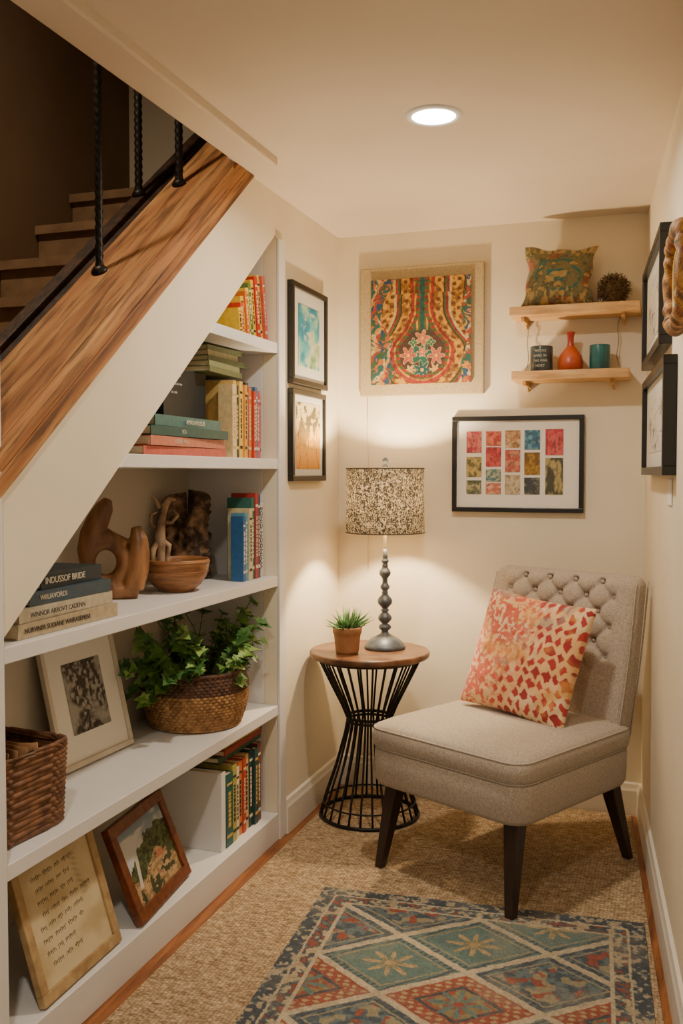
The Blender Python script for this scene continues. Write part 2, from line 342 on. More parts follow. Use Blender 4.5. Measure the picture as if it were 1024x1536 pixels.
def a_main(U,V):
    X=(U-.52); A=np.abs(X); Y=V
    wob=.012*np.sin(Y*30)+.01*np.sin(Y*13+1)
    w=np.where(Y>.30,.075+.215*np.exp(-np.clip(Y-.30,0,9)**2/.050)+.02*(Y>.85),.29)
    rr=np.sqrt(X**2+((Y-.30)*1.02)**2)
    D=np.where(Y>.30,A-w,rr-.29)+wob*.3
    n=fbm(U*30,V*30,8,3); n2=fbm(U*9,V*9,18,3)
    gold=mix(N(212,154,44),N(140,94,28),sst(.42,.62,n)); red=mix(N(164,50,34),N(116,28,26),sst(.4,.7,n)); teal=mix(N(34,96,86),N(22,58,64),n)
    oliv=mix(N(96,104,48),N(60,70,40),n)
    cream=np.broadcast_to(N(220,196,140),gold.shape)
    ph=(D*15)%3
    c=np.where((ph<1.8)[:,None],gold,np.where((ph<2.0)[:,None],N(70,36,20),np.where((ph<2.3)[:,None],oliv,np.where((ph<2.65)[:,None],red,cream*.8))))
    sc=(np.sin(D*15*2.1*2)*np.sin(V*70)>.35)&(ph<1.6); c=np.where(sc[:,None],N(106,60,24),c)
    left=(U<.19+.08*np.sin(V*7)); cell=np.floor(U*18+n2*6)+np.floor(V*15+n2*7)*3
    pal=np.array([N(36,78,112),N(166,60,38),N(206,146,56),N(196,176,130),N(36,96,92),N(186,104,50),N(60,90,60)])
    c=np.where(left[:,None],pal[(np.abs(cell).astype(int)*5)%7],c)
    right=(U>.93-.03*np.sin(V*12)); c=np.where(right[:,None],pal[(np.abs(cell).astype(int)*3)%7],c)
    c=np.where(((D>-.005)&(D<.030))[:,None],red,c)
    c=np.where(((D>-.022)&(D<=-.005))[:,None],gold,c)
    c=np.where(((D>-.06)&(D<=-.022))[:,None],np.where((np.sin(V*110)>.2)[:,None],red,oliv),c)
    ins=D<=-.06
    up=Y>.50; st=np.floor(A*50).astype(int)%3
    ic=np.where(up[:,None],np.where((st==0)[:,None],teal,np.where((st==1)[:,None],oliv,gold)),mix(N(96,44,34),N(44,60,50),n))
    for (fx,fy,fr,fc,k) in ((.52,.28,.13,N(34,100,84),5),(.38,.27,.085,N(196,96,66),6),(.66,.26,.085,N(196,104,76),6),(.52,.13,.09,N(24,84,86),7),(.52,.43,.075,N(206,120,76),5),(.52,.30,.05,N(210,110,90),6),(.40,.13,.05,N(216,164,70),6),(.65,.13,.05,N(216,154,70),6),(.43,.39,.04,N(50,116,84),4),(.61,.39,.04,N(50,116,84),4)):
        dx=U-fx; dy=V-fy; r_=np.hypot(dx,dy); th=np.arctan2(dy,dx); q=fr*(.72+.28*np.cos(k*th))+.01*(n-.5)
        ic=np.where((r_<q)[:,None],fc,ic); ic=np.where(((r_>q)&(r_<q+.007))[:,None],cream*.9,ic); ic=np.where((r_<fr*.2)[:,None],N(220,184,90),ic)
    c=np.where(ins[:,None],ic,c)
    k=fbm(U*60,V*60,31,2); return c*(.55+.55*k)[:,None]
e=empty('folk_art_canvas',(.10,0,1.60))
b=MB(); b.box(0,.503,-.022,-.0005,0,.512,m_burlap); b.obj('burlap_backing',e,bevel=.004)
b=MB(); b.box(.05,.455,-.032,-.022,.045,.462,m_burlap); b.obj('canvas_core',e,bevel=.003)
artgrid('painting',.405,.417,a_main,e,.05,-.0335,.045,240,250,m_artr)
e=frame('card_collage_picture',(.48,-.0005,1.14),0,.505,.372,.018,.025,m_black,m_matw,0,None)
def cy(p): return (766-p)*.00268
cols=[(700,723,[(649,680),(686,715),(720,740)]),(730,753,[(649,670),(672,700),(704,722),(724,740)]),(759,782,[(648,673),(676,708),(712,740)]),(788,811,[(648,676),(680,712),(716,740)]),(819,845,[(647,684),(688,740)])]
pals=[(N(180,60,80),N(206,120,110)),(N(186,166,100),N(110,100,60)),(N(170,160,120),N(90,100,76)),(N(180,60,60),N(210,120,90)),(N(170,50,60),N(200,90,80)),(N(70,120,130),N(170,170,140)),(N(190,110,90),N(220,170,140)),(N(206,170,130),N(170,120,76)),(N(200,140,110),N(180,80,70)),(N(180,160,130),N(200,184,150)),(N(50,100,130),N(100,150,170)),(N(170,130,40),N(120,86,30)),(N(60,66,70),N(130,124,104)),(N(180,50,66),N(206,90,90)),(N(70,70,54),N(170,154,100))]
k=0
for (x0,x1,rows) in cols:
    for (y0,y1) in rows:
        p=pals[k%15]
        def f(U,V,p=p,k=k): 
            q=fbm(U*9+k*3,V*9,80+k,3); return mix(mix(p[0],p[1],sst(.4,.6,fbm(U*5+k,V*5,40+k,4))),N(60,50,40),sst(.58,.68,q)*.6)
        artgrid('card_%d'%k,(x1-x0)*.00256,(y1-y0)*.00268,f,e,(x0-678)*.00256,-.0158,cy(y1),24,24); k+=1
RZ=-84.95
def rwp(y,z): return (1.2045-KW*y,y,z)
def a_sketch(U,V):
    f=fbm(U*6,V*4,61,5); g=np.abs(fbm(U*5,V*5,71,4)-.5)
    return mix(N(200,196,184),N(84,78,70),np.clip(sst(.05,.0,g)*.8+sst(.52,.66,f)*.7,0,1)*sst(.52,.40,np.hypot(U-.5,V-.5)))
frame('sketch_picture',rwp(-.28,1.64),RZ,.72,.325,.024,.035,m_black,m_matg,(.08,.045),a_sketch)
frame('sketch_picture',rwp(-.34,1.285),RZ,.82,.308,.024,.035,m_black,m_matg,(.09,.045),a_sketch)
e=empty('ornate_gilt_frame',rwp(-1.40,1.735),(0,0,rad(RZ)))
b=MB(); pts=[];rr=[]
for i in range(240):
    a=2*math.pi*i/240; lob=1+.03*math.cos(a*8)
    ca=math.copysign(abs(math.cos(a))**.6,math.cos(a)); sa=math.copysign(abs(math.sin(a))**.6,math.sin(a))
    pts.append((.145*ca*lob,-.026,.104*sa*lob)); rr.append(.0195+.0020*math.cos(a*16+1))
b.tube(pts,rr,m_artr,n=20,closed=True)
V_=np.array(b.v); q=fbm(V_[:,0]*60+9,V_[:,2]*60+9+V_[:,1]*60,5,3)
b.col=ramp(q,[(0,N(84,50,26)),(.34,N(104,66,32)),(.42,N(160,112,50)),(.52,N(196,146,70)),(.60,N(150,98,46)),(.64,N(140,60,36)),(.70,N(70,96,84)),(1,N(190,140,70))])
b.obj('carved_rim',e)
b=MB()
pts2=[(.108*math.copysign(abs(math.cos(a))**.6,math.cos(a)),-.022,.070*math.copysign(abs(math.sin(a))**.6,math.sin(a))) for a in [2*math.pi*i/80 for i in range(80)]]
b.tube(pts2,.006,m_gold,n=8,closed=True); b.box(-.135,.135,-.016,-.001,-.092,.092,m_gold); b.obj('backboard',e)
artgrid('print',.22,.15,a_main,e,-.11,-.0175,-.075,60,60)
b=MB(); b.box(0,.12,-.003,-.0005,0,.07,m_matw); 
b.obj('paper_note',None,rwp(-.95,1.205),(0,0,rad(RZ)))
# ------------------------------------------------------------------ wall shelves and decor
def wshelf(x0,x1,z):
    e=empty('floating_wall_shelf',(x0,0,z)); w=x1-x0
    b=MB(); b.box(0,w,-.16,-.001,-.034,0,m_shelfwood); b.obj('board',e,bevel=.003)
    b=MB()
    for x in (.045,w-.06):
        b.box(x-.006,x+.006,-.13,-.001,-.05,-.034,m_shelfwood); b.tube([(x,-.001,-.06),(x,-.03,-.06),(x,-.035,-.04)],.005,m_shelfwood)
    b.obj('bracket',e); return e
wshelf(.722,1.185,1.905); wshelf(.73,1.150,1.668)
m_twine=mat('twine',C(150,136,112),.9)
b=MB()
for x,s in ((.765,1),(1.11,-1)):
    pts=[(x+s*.004*math.sin(i*.9)+s*.02*math.sin(i/12*math.pi)*.4,-.02-.004*math.sin(i*1.7),1.868-(.198)*i/12) for i in range(13)]
    b.tube(pts,.0016,m_twine,n=5)
b.obj('hanging_twine')
b=MB(); b.tube([(.128,-.006,1.60),(.126,-.005,1.5),(.13,-.005,1.35),(.128,-.006,1.2),(.13,-.006,.9)],.0014,mat('cord',C(214,200,172),.7),n=5); b.obj('lamp_cord')
def pillow(name,w,h,t,func,parent=None,loc=(0,0,0),rot=(0,0,0),nu=110,nv=110,pinch=.07,wv=0):
    b=MB(); cols=[]
    for side in (-1,1):
        U,V=np.meshgrid(np.linspace(-1,1,nu),np.linspace(-1,1,nv)); U=U.ravel();V=V.ravel()
        Us=np.sin(U*math.pi/2)*.5+U*.5; Vs=np.sin(V*math.pi/2)*.5+V*.5
        x=Us*w/2*(1-pinch*(1-Vs**2)*np.abs(Us)); z=Vs*h/2*(1-pinch*(1-Us**2)*np.abs(Vs))
        x=x+wv*np.sin(Vs*7)*np.abs(Us)**3; z=z+wv*np.sin(Us*8+1)*np.abs(Vs)**3
        env=np.clip((1-Us**2)*(1-Vs**2),0,1)**.42
        wr=.10*(fbm(Us*3+5,Vs*3,77,3)-.5)+.05*np.sin(6*np.abs(Us)*np.abs(Vs)*4)*(np.abs(Us*Vs))
        y=side*t*env*(1+wr*2)
        o=len(b.v); b.v+=list(zip(x,y,z)); i0=b.idx(m_fabric_art)
        for j in range(nv-1):
            for i in range(nu-1):
                q=[o+j*nu+i,o+j*nu+i+1,o+(j+1)*nu+i+1,o+(j+1)*nu+i]
                if side>0: q.reverse()
                b.f.append(q); b.mi.append(i0); b.sm.append(True)
        cols.append(func((Us+1)/2,(Vs+1)/2))
    b.col=np.clip(np.vstack(cols),0,1)
    return b.obj(name,parent,loc,rot)
def a_green(U,V):
    n=fbm(U*12,V*12,90,4); k=fbm(U*4+3,V*5,95,3); bg=mix(N(120,112,76),N(76,84,64),sst(.4,.6,n))
    r=np.hypot(U-.5,(V-.5)*1.2); ring=np.sin(r*30+k*12)
    c=mix(bg,N(56,106,100),sst(.2,.6,ring)*sst(.42,.3,r)); c=mix(c,N(150,74,50),sst(.58,.68,k)*.7); c=mix(c,N(190,154,86),sst(.56,.66,n)*.8)
    fl=sst(.55,.62,fbm(U*30,V*6,97,2))*((V<.22)|(V>.86)); c=mix(c,N(190,160,100),fl*.7)
    return c*(.75+.4*fbm(U*50,V*50,99,2))[:,None]
pillow('embroidered_pillow',.27,.235,.058,a_green,None,(.893,-.080,1.905+.112),(rad(-6),rad(3),rad(4)),110,110,.15,.004)
m_moss=mat('dried_moss',C(112,90,52),.9,col2=C(78,56,34),nscale=40)
b=MB(); MC=Vector((1.088,-.085,1.905))
b.lathe([(.001,-.045),(.03,-.035),(.045,0),(.03,.035),(.001,.045)],m_moss,Matrix.Translation(MC+Vector((0,0,.052))),n=16)
for i in range(520):
    th=random.uniform(0,2*math.pi); cz=random.uniform(-.75,1); s=math.sqrt(1-cz*cz); d=Vector((s*math.cos(th),s*math.sin(th),cz)); c0=MC+Vector((0,0,.055))
    p=d.orthogonal().normalized()*random.uniform(-.03,.03); q=d.cross(p)*random.uniform(-1,1)
    a0=c0+d*.038; a1=c0+d*.052+p*.6+q*.5; a2=c0+d*random.uniform(.050,.062)+p*1.1+q
    a2.y=min(a2.y,-.005); a2.z=max(a2.z,1.907); a2.x=max(a2.x,1.032)
    b.tube([a0,a1,a2],[.0016,.0014,.0009],m_moss,n=3)
b.obj('dried_moss_plant')
m_mugd=mat('dark_glaze',C(38,50,54),.3,col2=C(66,80,82),nscale=30,coat=.4)
m_mugt=mat('teal_glaze',C(24,104,104),.3,col2=C(36,80,84),nscale=18,coat=.4)
m_vase=mat('orange_glaze',C(190,84,38),.35,col2=C(162,60,28),nscale=10,coat=.3)
m_red=mat('red_glaze',C(166,40,30),.3,coat=.3)
def cup(name,x,m,r=.038,h=.09):
    b=MB(); b.lathe([(.001,0),(r*.92,0),(r,.006),(r,h-.004),(r*.98,h),(r*.88,h),(r*.86,h-.01),(r*.86,.012),(.001,.01)],m,n=36,cap0=False,cap1=False)
    return b.obj(name,None,(x,-.085,1.6685))
o=cup('ceramic_tumbler',.832,m_mugd,.042,.095)
for j in range(4):
    text(['WOULS','BARD IN','THE AWE','NORT'][j],.0125,T(0,0,.076-.0185*j)@R(90,'X'),m_printw,o,'lettering',align='CENTER',bend=.0422)
cup('ceramic_tumbler',1.043,m_mugt,.037,.092)
b=MB(); b.lathe([(.001,0),(.036,0),(.046,.012),(.047,.03),(.042,.055),(.026,.078),(.014,.092)],m_vase,n=36,cap0=False,cap1=False)
b.lathe([(.0145,.090),(.0115,.105),(.012,.125),(.016,.14),(.017,.144),(.013,.144),(.009,.12)],m_red,n=30,cap0=False,cap1=False)
b.obj('orange_ceramic_vase',None,(.938,-.085,1.6685))
# ------------------------------------------------------------------ books
def bm(r,g,b_): 
    k='book_cloth_%d_%d_%d'%(r,g,b_)
    return mat(k,C(r,g,b_),.5,col2=C(int(r*.9),int(g*.9),int(b_*.9)),nscale=60)
def book(b,M,t,h,d,cm,label=None):
    w=.0025
    b.box(-d,0,0,w,0,h,cm,M); b.box(-d,0,t-w,t,0,h,cm,M); b.box(-w,0,w,t-w,0,h,cm,M)
    b.box(-d+.004,-w,w,t-w,.003,h-.003,m_page,M)
    if label:
        b.box(0,.0006,t*.12,t*.88,h*.12,h*.16,label,M); b.box(0,.0006,t*.12,t*.88,h*.84,h*.87,label,M)
        z=h*.26
        while z<h*.74:
            l=random.uniform(.006,.016); b.box(0,.0006,t*.32,t*.68,z,z+l,label,M); z+=l+.004
def row(name,x,y0,z,specs):
    b=MB(); y=y0
    for (t,h,d,c,lb) in specs:
        book(b,T(x+random.uniform(-.010,.005),y,z),t,h,d,bm(*c),lb); y+=t+.0008
    return b.obj(name)
def hbook(b,x,y0,z,L,t,d,c,ang=0,label=None):
    M=T(x,y0,z)@R(ang,'Z')@Matrix(((1,0,0,0),(0,0,1,0),(0,1,0,0),(0,0,0,1)))
    book(b,M,t,L,d,bm(*c),label)
G,W_,K_=m_gold,m_printw,m_print
def leanrow(name,x,y0,z,specs,lean):
    b=MB(); y=y0; c=math.cos(rad(lean))
    for (t,h,d,col,lb) in specs:
        M=T(x+random.uniform(-.01,.004),y,z)@R(lean,'X'); book(b,M,t,h,d,bm(*col),lb); y+=t/c+.001
    return b.obj(name)
sp=[(.022,.085,.14,(232,190,40),K_),(.020,.105,.14,(206,60,36),W_),(.024,.13,.15,(232,190,48),K_),(.02,.15,.15,(216,116,36),W_),(.022,.165,.15,(236,200,60),K_),(.022,.185,.15,(90,120,60),W_),(.022,.20,.15,(236,190,44),K_),(.024,.215,.16,(190,40,36),W_),(.022,.225,.16,(232,196,70),K_),(.022,.225,.16,(206,90,80),W_)]
leanrow('book_row',-.03,-.898,1.741,[(t,h*.98,d,c,l) for (t,h,d,c,l) in sp],9)
b=MB()
hbook(b,-.03,-1.50,1.341,.50,.024,.22,(190,90,76),0,None)
hbook(b,-.02,-1.48,1.367,.48,.026,.22,(194,116,92),1.5,None)
hbook(b,-.025,-1.47,1.395,.46,.026,.22,(40,84,80),-1,None)
hbook(b,-.035,-1.43,1.423,.42,.030,.21,(64,112,110),1,None)
o=b.obj('book_stack')
MY=lambda x,y,z:Matrix.Translation((x,y,z))@R(90,'Z')@R(90,'X')
text('AMALIANUSUIS',.019,MY(-.030,-1.26,1.437),m_printw,o,'title',sx=.9)
text('FOWLO NSLDE',.016,MY(-.022,-1.30,1.408),m_printw,o,'title',sx=.9)
text('VIZADE NUL',.016,MY(-.024,-1.34,1.380),m_printw,o,'title',sx=.9)
b=MB(); b.box(-.145,-.112,-1.245,-.975,1.4555,1.605,bm(36,42,44)); b.box(-.1435,-.1135,-1.243,-.977,1.6045,1.6055,m_page)
o=b.obj('black_clothbound_book',bevel=.002)
for j,tx in enumerate(['avis nous llo','ma lorane tuv','sio nale']): text(tx,.012,MY(-.1115,-1.20,1.585-.026*j),m_matg,o,'cover_text')
b=MB()
for j,(c,l) in enumerate([((110,118,80),.27),((140,144,104),.24),((84,100,70),.28),((160,156,122),.22),((96,106,70),.23)]):
    hbook(b,-.06-.008*j,-1.05+.012*j,1.6075+.0182*j,l,.0178,.14,c,random.uniform(-5,5))
b.obj('green_booklet_stack')
sp=[(.03,.235,.05,(226,200,150),G),(.022,.25,.16,(226,186,110),K_),(.018,.235,.16,(60,60,60),W_),(.024,.25,.17,(236,200,100),K_),(.02,.24,.17,(230,160,50),K_),(.022,.25,.17,(54,66,66),W_),(.024,.235,.16,(220,120,50),W_),(.02,.225,.16,(190,60,44),W_),(.022,.24,.16,(70,110,150),W_),(.024,.23,.16,(200,80,80),W_),(.018,.22,.16,(214,130,120),K_)]
row('book_row',-.035,-.945,1.341,sp)
b=MB()
hbook(b,-.02,-2.04,.933,.39,.032,.24,(176,160,130),0,None)
hbook(b,-.025,-2.03,.966,.375,.030,.23,(188,178,156),1,None)
hbook(b,-.035,-1.98,.997,.315,.030,.22,(56,78,92),-1,None)
hbook(b,-.045,-1.925,1.028,.25,.036,.20,(32,48,54),1,None)
o=b.obj('book_stack')
text('INDUSSOF BRIDE',.021,MY(-.041,-1.915,1.046),m_printw,o,'title',sx=.98)
text('WIIUAVORDUNK',.017,MY(-.033,-1.945,1.012),m_printw,o,'title')
text('WINNOR ARROVT CADENN',.016,MY(-.018,-2.0,.981),m_print,o,'title')
text('NURVINER SUDIANE WAIRASEMENI',.0155,MY(-.0185,-2.02,.949),m_print,o,'title')
sp=[(.022,.215,.045,(40,96,150),W_),(.024,.225,.05,(90,150,180),W_),(.024,.24,.08,(200,190,150),K_),(.024,.275,.09,(50,104,94),W_),(.024,.29,.09,(166,50,50),W_),(.022,.285,.09,(70,70,110),W_)]
row('book_row',-.035,-.862,.933,sp)
o=MB(); o.box(-.15,-.045,-.712,-.668,.933,1.19,m_matg); o=o.obj('white_clothbound_book',bevel=.003)
text('WVINGON CINDE',.026,Matrix.Translation((-.0445,-.690,.96))@R(90,'Z')@R(90,'X')@R(90,'Z'),m_print,o,'title')
b=MB(); book(b,T(-.03,-1.045,.096),.03,.25,.27,m_white,None)
y=-1.012
for (t,h,c,l) in [(.05,.235,(34,92,86),G),(.03,.25,(176,166,80),K_),(.022,.235,(226,216,190),K_),(.032,.245,(206,116,60),K_),(.022,.25,(180,66,50),W_),(.028,.255,(214,180,116),K_),(.03,.265,(34,60,64),W_),(.028,.26,(40,74,70),G),(.028,.27,(120,66,46),W_)]:
    book(b,T(-.03+random.uniform(-.008,.004),y,.096),t,h,.18,bm(*c),l); y+=t+.001
b.obj('book_row')
b=MB(); hbook(b,-.05,-1.02,.368,.33,.018,.2,(40,80,60),0,None); hbook(b,-.04,-1.00,.3865,.31,.018,.2,(150,56,46),1,None); hbook(b,-.05,-.98,.405,.27,.016,.19,(206,186,110),-1,None)
b.obj('book_stack')
# ------------------------------------------------------------------ shelf objects
m_sculp=wood('carved_olive_wood',C(80,48,26),C(122,80,44),C(158,110,68),(2,2,.6),9,.4,.25,.1)
def sculpt():
    e=empty('abstract_wood_sculpture',(-.205,-1.375,.933),(0,0,rad(33)))
    b=MB()
    ring=[(-.020+.050*math.cos(a),0.0,.105+.056*math.sin(a)) for a in [2*math.pi*i/40 for i in range(40)]]
    b.tube(ring,.022,m_sculp,n=18,closed=True)
    b.tube([(-.070,0,.10),(-.074,0,.14),(-.060,.0,.185),(-.040,.004,.225),(-.022,.006,.262),(-.012,.006,.285)],[.022,.026,.032,.032,.026,.012],m_sculp,n=16)
    b.tube([(-.050,.0,.180),(-.022,.0,.178),(.006,.0,.165),(.035,0,.150)],[.030,.026,.022,.022],m_sculp,n=14)
    b.tube([(.052,0,.03),(.066,0,.08),(.072,0,.13),(.072,0,.17),(.064,0,.205)],[.034,.034,.032,.026,.014],m_sculp,n=16)
    b.tube([(-.060,0,.020),(-.03,0,.022),(0,0,.024),(.04,0,.024),(.07,0,.022)],[.020,.024,.028,.028,.022],m_sculp,n=16)
    b.tube([(-.052,0,.02),(-.062,0,.05),(-.068,0,.085)],[.020,.020,.022],m_sculp,n=14)
    b.tube([(-.02,0,.03),(.0,0,.042)],[.026,.026],m_sculp,n=14)
    o=b.obj('carving',e); 
    r=o.modifiers.new('r','REMESH'); r.mode='VOXEL'; r.voxel_size=.0035; r.use_smooth_shade=True
    s=o.modifiers.new('sm','SMOOTH'); s.iterations=4; s.factor=.6
sculpt()
m_bowl=wood('turned_wood',C(104,64,34),C(140,92,52),C(172,120,74),(1,1,6),10,.4,.2,.1)
b=MB(); b.lathe([(.001,0),(.05,0),(.055,.006),(.075,.022),(.092,.05),(.100,.082),(.100,.096),(.097,.099),(.092,.097),(.091,.082),(.082,.05),(.06,.026),(.001,.018)],m_bowl,n=56,cap0=False,cap1=False)
for zz,r_ in ((.09,.1005),(.062,.0965)):
    b.tube([(r_*math.cos(a*math.pi/24),r_*math.sin(a*math.pi/24),zz) for a in range(48)],.0018,m_bowl,n=5,closed=True)
b.obj('wooden_bowl',None,(-.125,-1.15,.933))
m_drift=mat('driftwood',C(116,90,68),.8,col2=C(176,148,120),nscale=20,bump=.5,bscale=60)
b=MB()
b.tube([(0,0,-.095),(.004,0,-.04),(-.006,.006,.0),(.008,-.004,.04),(.0,.004,.08),(.01,.010,.11)],[.013,.011,.013,.017,.012,.007],m_drift,n=9)
b.tube([(.01,.008,.10),(.008,.012,.13),(.0,.030,.15),(0,.05,.148)],[.006,.012,.009,.003],m_drift,n=9)
b.tube([(0,0,.125),(.0,-.016,.15),(.0,-.026,.158)],[.009,.006,.003],m_drift,n=7)
b.tube([(0,0,.08),(.01,.034,.080),(.01,.052,.10),(-.01,.044,.118)],[.008,.006,.005,.003],m_drift,n=7)
b.tube([(0,0,.06),(-.01,-.025,.075),(.004,-.030,.105),(.0,-.010,.112)],[.008,.006,.005,.003],m_drift,n=7)
b.tube([(0,0,.03),(.0,.028,.01),(.0,.022,-.03),(0,.034,-.085)],[.010,.009,.007,.006],m_drift,n=7)
b.tube([(0,0,.03),(.0,-.022,.0),(.0,-.026,-.04),(0,-.024,-.085)],[.010,.009,.007,.006],m_drift,n=7)
b.obj('driftwood_figurine',None,(-.155,-1.195,1.062),(0,0,rad(-40)))
m_bark=mat('dark_burl_wood',C(50,34,24),.85,col2=C(140,110,84),nscale=26,bump=1,bscale=45,contrast=(.42,.66))
loops=[]; n=64
for i in range(41):
    t=i/40; z_=.250*t
    rr=.084*(min(1,(t*8+.55))**.5)*(1-.12*t)*(1 if t<.93 else math.sqrt(max(0,1-((t-.93)/.07)**2))*.95+.05)
    lp=[]
    for j in range(n):
        a=2*math.pi*j/n; x_=math.cos(a); y_=math.sin(a)
        nz=float(fbm(np.array([x_*3+5]),np.array([y_*3+z_*26+3]),55,4)[0])-.5
        q=rr*(1+1.15*nz); lp.append((q*x_*.85,q*y_*1.1-.02*math.sin(t*3),z_*(1+.16*math.sin(a*2+1)*t+.06*math.sin(a*7)*t)))
    loops.append(lp)
b=MB(); b.loft(loops,m_bark); b.obj('burl_wood_chunk',None,(-.235,-.868,.933))
m_cream=mat('cream_frame',C(208,200,182),.55,col2=C(196,186,166),nscale=12)
def a_bw(U,V):
    f=fbm(U*16,V*16,101,4); g=fbm(U*3,V*3,111,3); h=fbm(U*40,V*40,121,2)
    tree=sst(.30,.55,g+.25-.6*np.abs(U-.5)-.25*np.abs(V-.5))
    t=np.clip(tree*sst(.30,.56,f)*1.0+sst(.12,.02,V+.08*(g-.5))*.4+.35*(h-.5),0,1)
    return mix(N(156,152,142),N(40,38,34),t)
frame('black_and_white_photo_frame',(-.245,-1.585,.480),87.5,.335,.37,.016,.016,m_cream,m_matw,(.065,.07),a_bw,lean=13,nu=140,nv=150)
m_wick=mat('seagrass',C(122,86,48),.75,col2=C(174,132,84),nscale=50)
m_wickd=mat('seagrass_dark',C(66,42,28),.75,col2=C(98,66,44),nscale=50)
m_wickb=mat('brown_wicker',C(84,52,32),.6,col2=C(128,86,54),nscale=40)
def weave(b,rfun,z0,z1,rows,nst,m,md=None,darkfrom=1.0,sx=1,sy=1,p=2.0,amp=.004):
    nu=nst*6
    def loop(z,k,ph):
        out=[]
        for i in range(nu):
            a=2*math.pi*i/nu; r=rfun((z-z0)/(z1-z0))+amp*math.sin(nst*a+k*math.pi)*ph+amp*.9*ph
            cx=math.copysign(abs(math.cos(a))**(2/p),math.cos(a)); cyy=math.copysign(abs(math.sin(a))**(2/p),math.sin(a))
            out.append((r*sx*cx,r*sy*cyy,z))
        return out
    h=(z1-z0)/rows
    for k in range(rows):
        lp=[loop(z0+h*(k+t/5),k,math.sin(math.pi*t/5)**.6 if 0<t<5 else 0) for t in range(6)]
        b.loft(lp,md if (md and k/rows>=darkfrom) else m,cap0=False,cap1=False)
b=MB()
rf=lambda t:.142+.028*math.sin(min(1,t*1.25)*math.pi*.62)-.012*max(0,t-.8)/.2
weave(b,rf,.0,.175,18,56,m_wick,m_wickd,.66,amp=.0032)
b.lathe([(.001,.003),(.142,.003)],m_wick,n=40,cap0=False,cap1=False)
b.lathe([(.152,.17),(.14,.1),(.13,.01)],m_wickd,n=40,cap0=False,cap1=False)
b.tube([((rf(1)+.001)*math.cos(a*math.pi/30),(rf(1)+.001)*math.sin(a*math.pi/30),.176) for a in range(60)],.007,m_wickd,n=8,closed=True)
b.lathe([(.001,.15),(.148,.145)],mat('soil',C(40,28,20),.95),n=30,cap0=False,cap1=False)
E=empty('ivy_in_seagrass_basket',(-.160,-.965,.4805)); b.obj('basket',E)
def leaf(b,p,d,nrm,s,m):
    d=d.normalized(); nrm=(nrm-d*nrm.dot(d)); 
    if nrm.length<1e-4: nrm=d.orthogonal()
    nrm.normalize(); sd=d.cross(nrm)
    out=[(0,0),(.10,.28),(-.02,.50),(.30,.40),(.42,.62),(.60,.28),(1.0,0)]
    Rr=[(x,-y) for x,y in out[-2:0:-1]]
    pts=[(0,0)]+out[1:]+Rr
    vs=[p+d*(x*s)+sd*(y*s)+nrm*(s*(.30*abs(y)-.22*x*x)) for x,y in pts]
    vs.append(p+d*(.42*s)+nrm*(-.04*s)); c=len(vs)-1; n=len(pts)
    b.add(vs,[(c,i,(i+1)%n) for i in range(n)],m)
gl=[mat('ivy_leaf_a',C(84,128,54),.4,col2=C(108,150,66),nscale=30),mat('ivy_leaf_b',C(56,96,46),.4,col2=C(74,118,54),nscale=30),mat('ivy_leaf_c',C(132,168,84),.4,col2=C(156,186,104),nscale=30)]
m_stem=mat('ivy_stem',C(80,90,50),.6)
b=MB(); rng=random.Random(3)
def cl(v):
    v.x=max(v.x,-.155); v.z=min(max(v.z,.13),.41)
    if v.y>.28: v.y=.28
    return v
for i in range(46):
    a=rng.uniform(0,2*math.pi); el=rng.uniform(.15,1.2); ln=rng.uniform(.10,.21)
    if rng.random()<.45: a=rng.choice([rng.uniform(.7,2.0),rng.uniform(.7,2.0),rng.uniform(4.0,5.2)]); ln=rng.uniform(.15,.25)
    st=Vector((.07*math.cos(a),.07*math.sin(a),.15)); v=Vector((math.cos(a)*.62,math.sin(a)*1.15,0))
    pts=[]
    for k in range(7):
        t=k/6; p=st+v*(ln*t*math.cos(el*.6))+Vector((0,0,ln*(1.1*t*math.sin(el)-.55*t*t*(1.25-math.sin(el)))+.04*t)); pts.append(cl(p))
    b.tube(pts,.0016,m_stem,n=5)
    for k in range(1,7):
        for q in range(2 if k>1 else 1):
            d=Vector((v.x+rng.uniform(-.8,.8),v.y+rng.uniform(-.8,.8),rng.uniform(-.4,.35))); nn=Vector((rng.uniform(0,.9),rng.uniform(-.9,.1),1))
            s=rng.uniform(.034,.055); p=pts[k].copy(); e_=p+d.normalized()*s
            if e_.x<-.17 or e_.z>.43 or e_.y>.295: continue
            leaf(b,p,d,nn,s,rng.choice(gl+gl[:2]))
for (y0,h,sw) in ((-.10,.25,-.05),(-.02,.27,.03),(-.06,.22,-.09)):
    pts=[cl(Vector((-.02+.02*math.sin(t*5),y0+sw*t+.03*math.sin(t*4),.16+h*t*(1-.12*t)))) for t in [k/10 for k in range(11)]]
    b.tube(pts,.002,m_stem,n=5)
    for k in (4,6,8,10): leaf(b,pts[k],Vector((.3,rng.uniform(-1,1),.3)),Vector((.4,-.3,1)),rng.uniform(.02,.034),gl[1])
b.obj('ivy_leaves',E)
E=empty('square_wicker_basket',(-.155,-1.965,.4805),(0,0,rad(-4)))
b=MB(); weave(b,lambda t:.118+.008*t,0,.185,16,40,m_wickb,None,1,.95,1.05,7,.0035); 
b.lathe([(.001,.003),(.10,.003)],m_wickb,n=4,cap0=False,cap1=False)
lp=[(.126*.95*math.copysign(abs(math.cos(a))**(2/7),math.cos(a)),.126*1.05*math.copysign(abs(math.sin(a))**(2/7),math.sin(a)),.188) for a in [2*math.pi*i/72 for i in range(72)]]
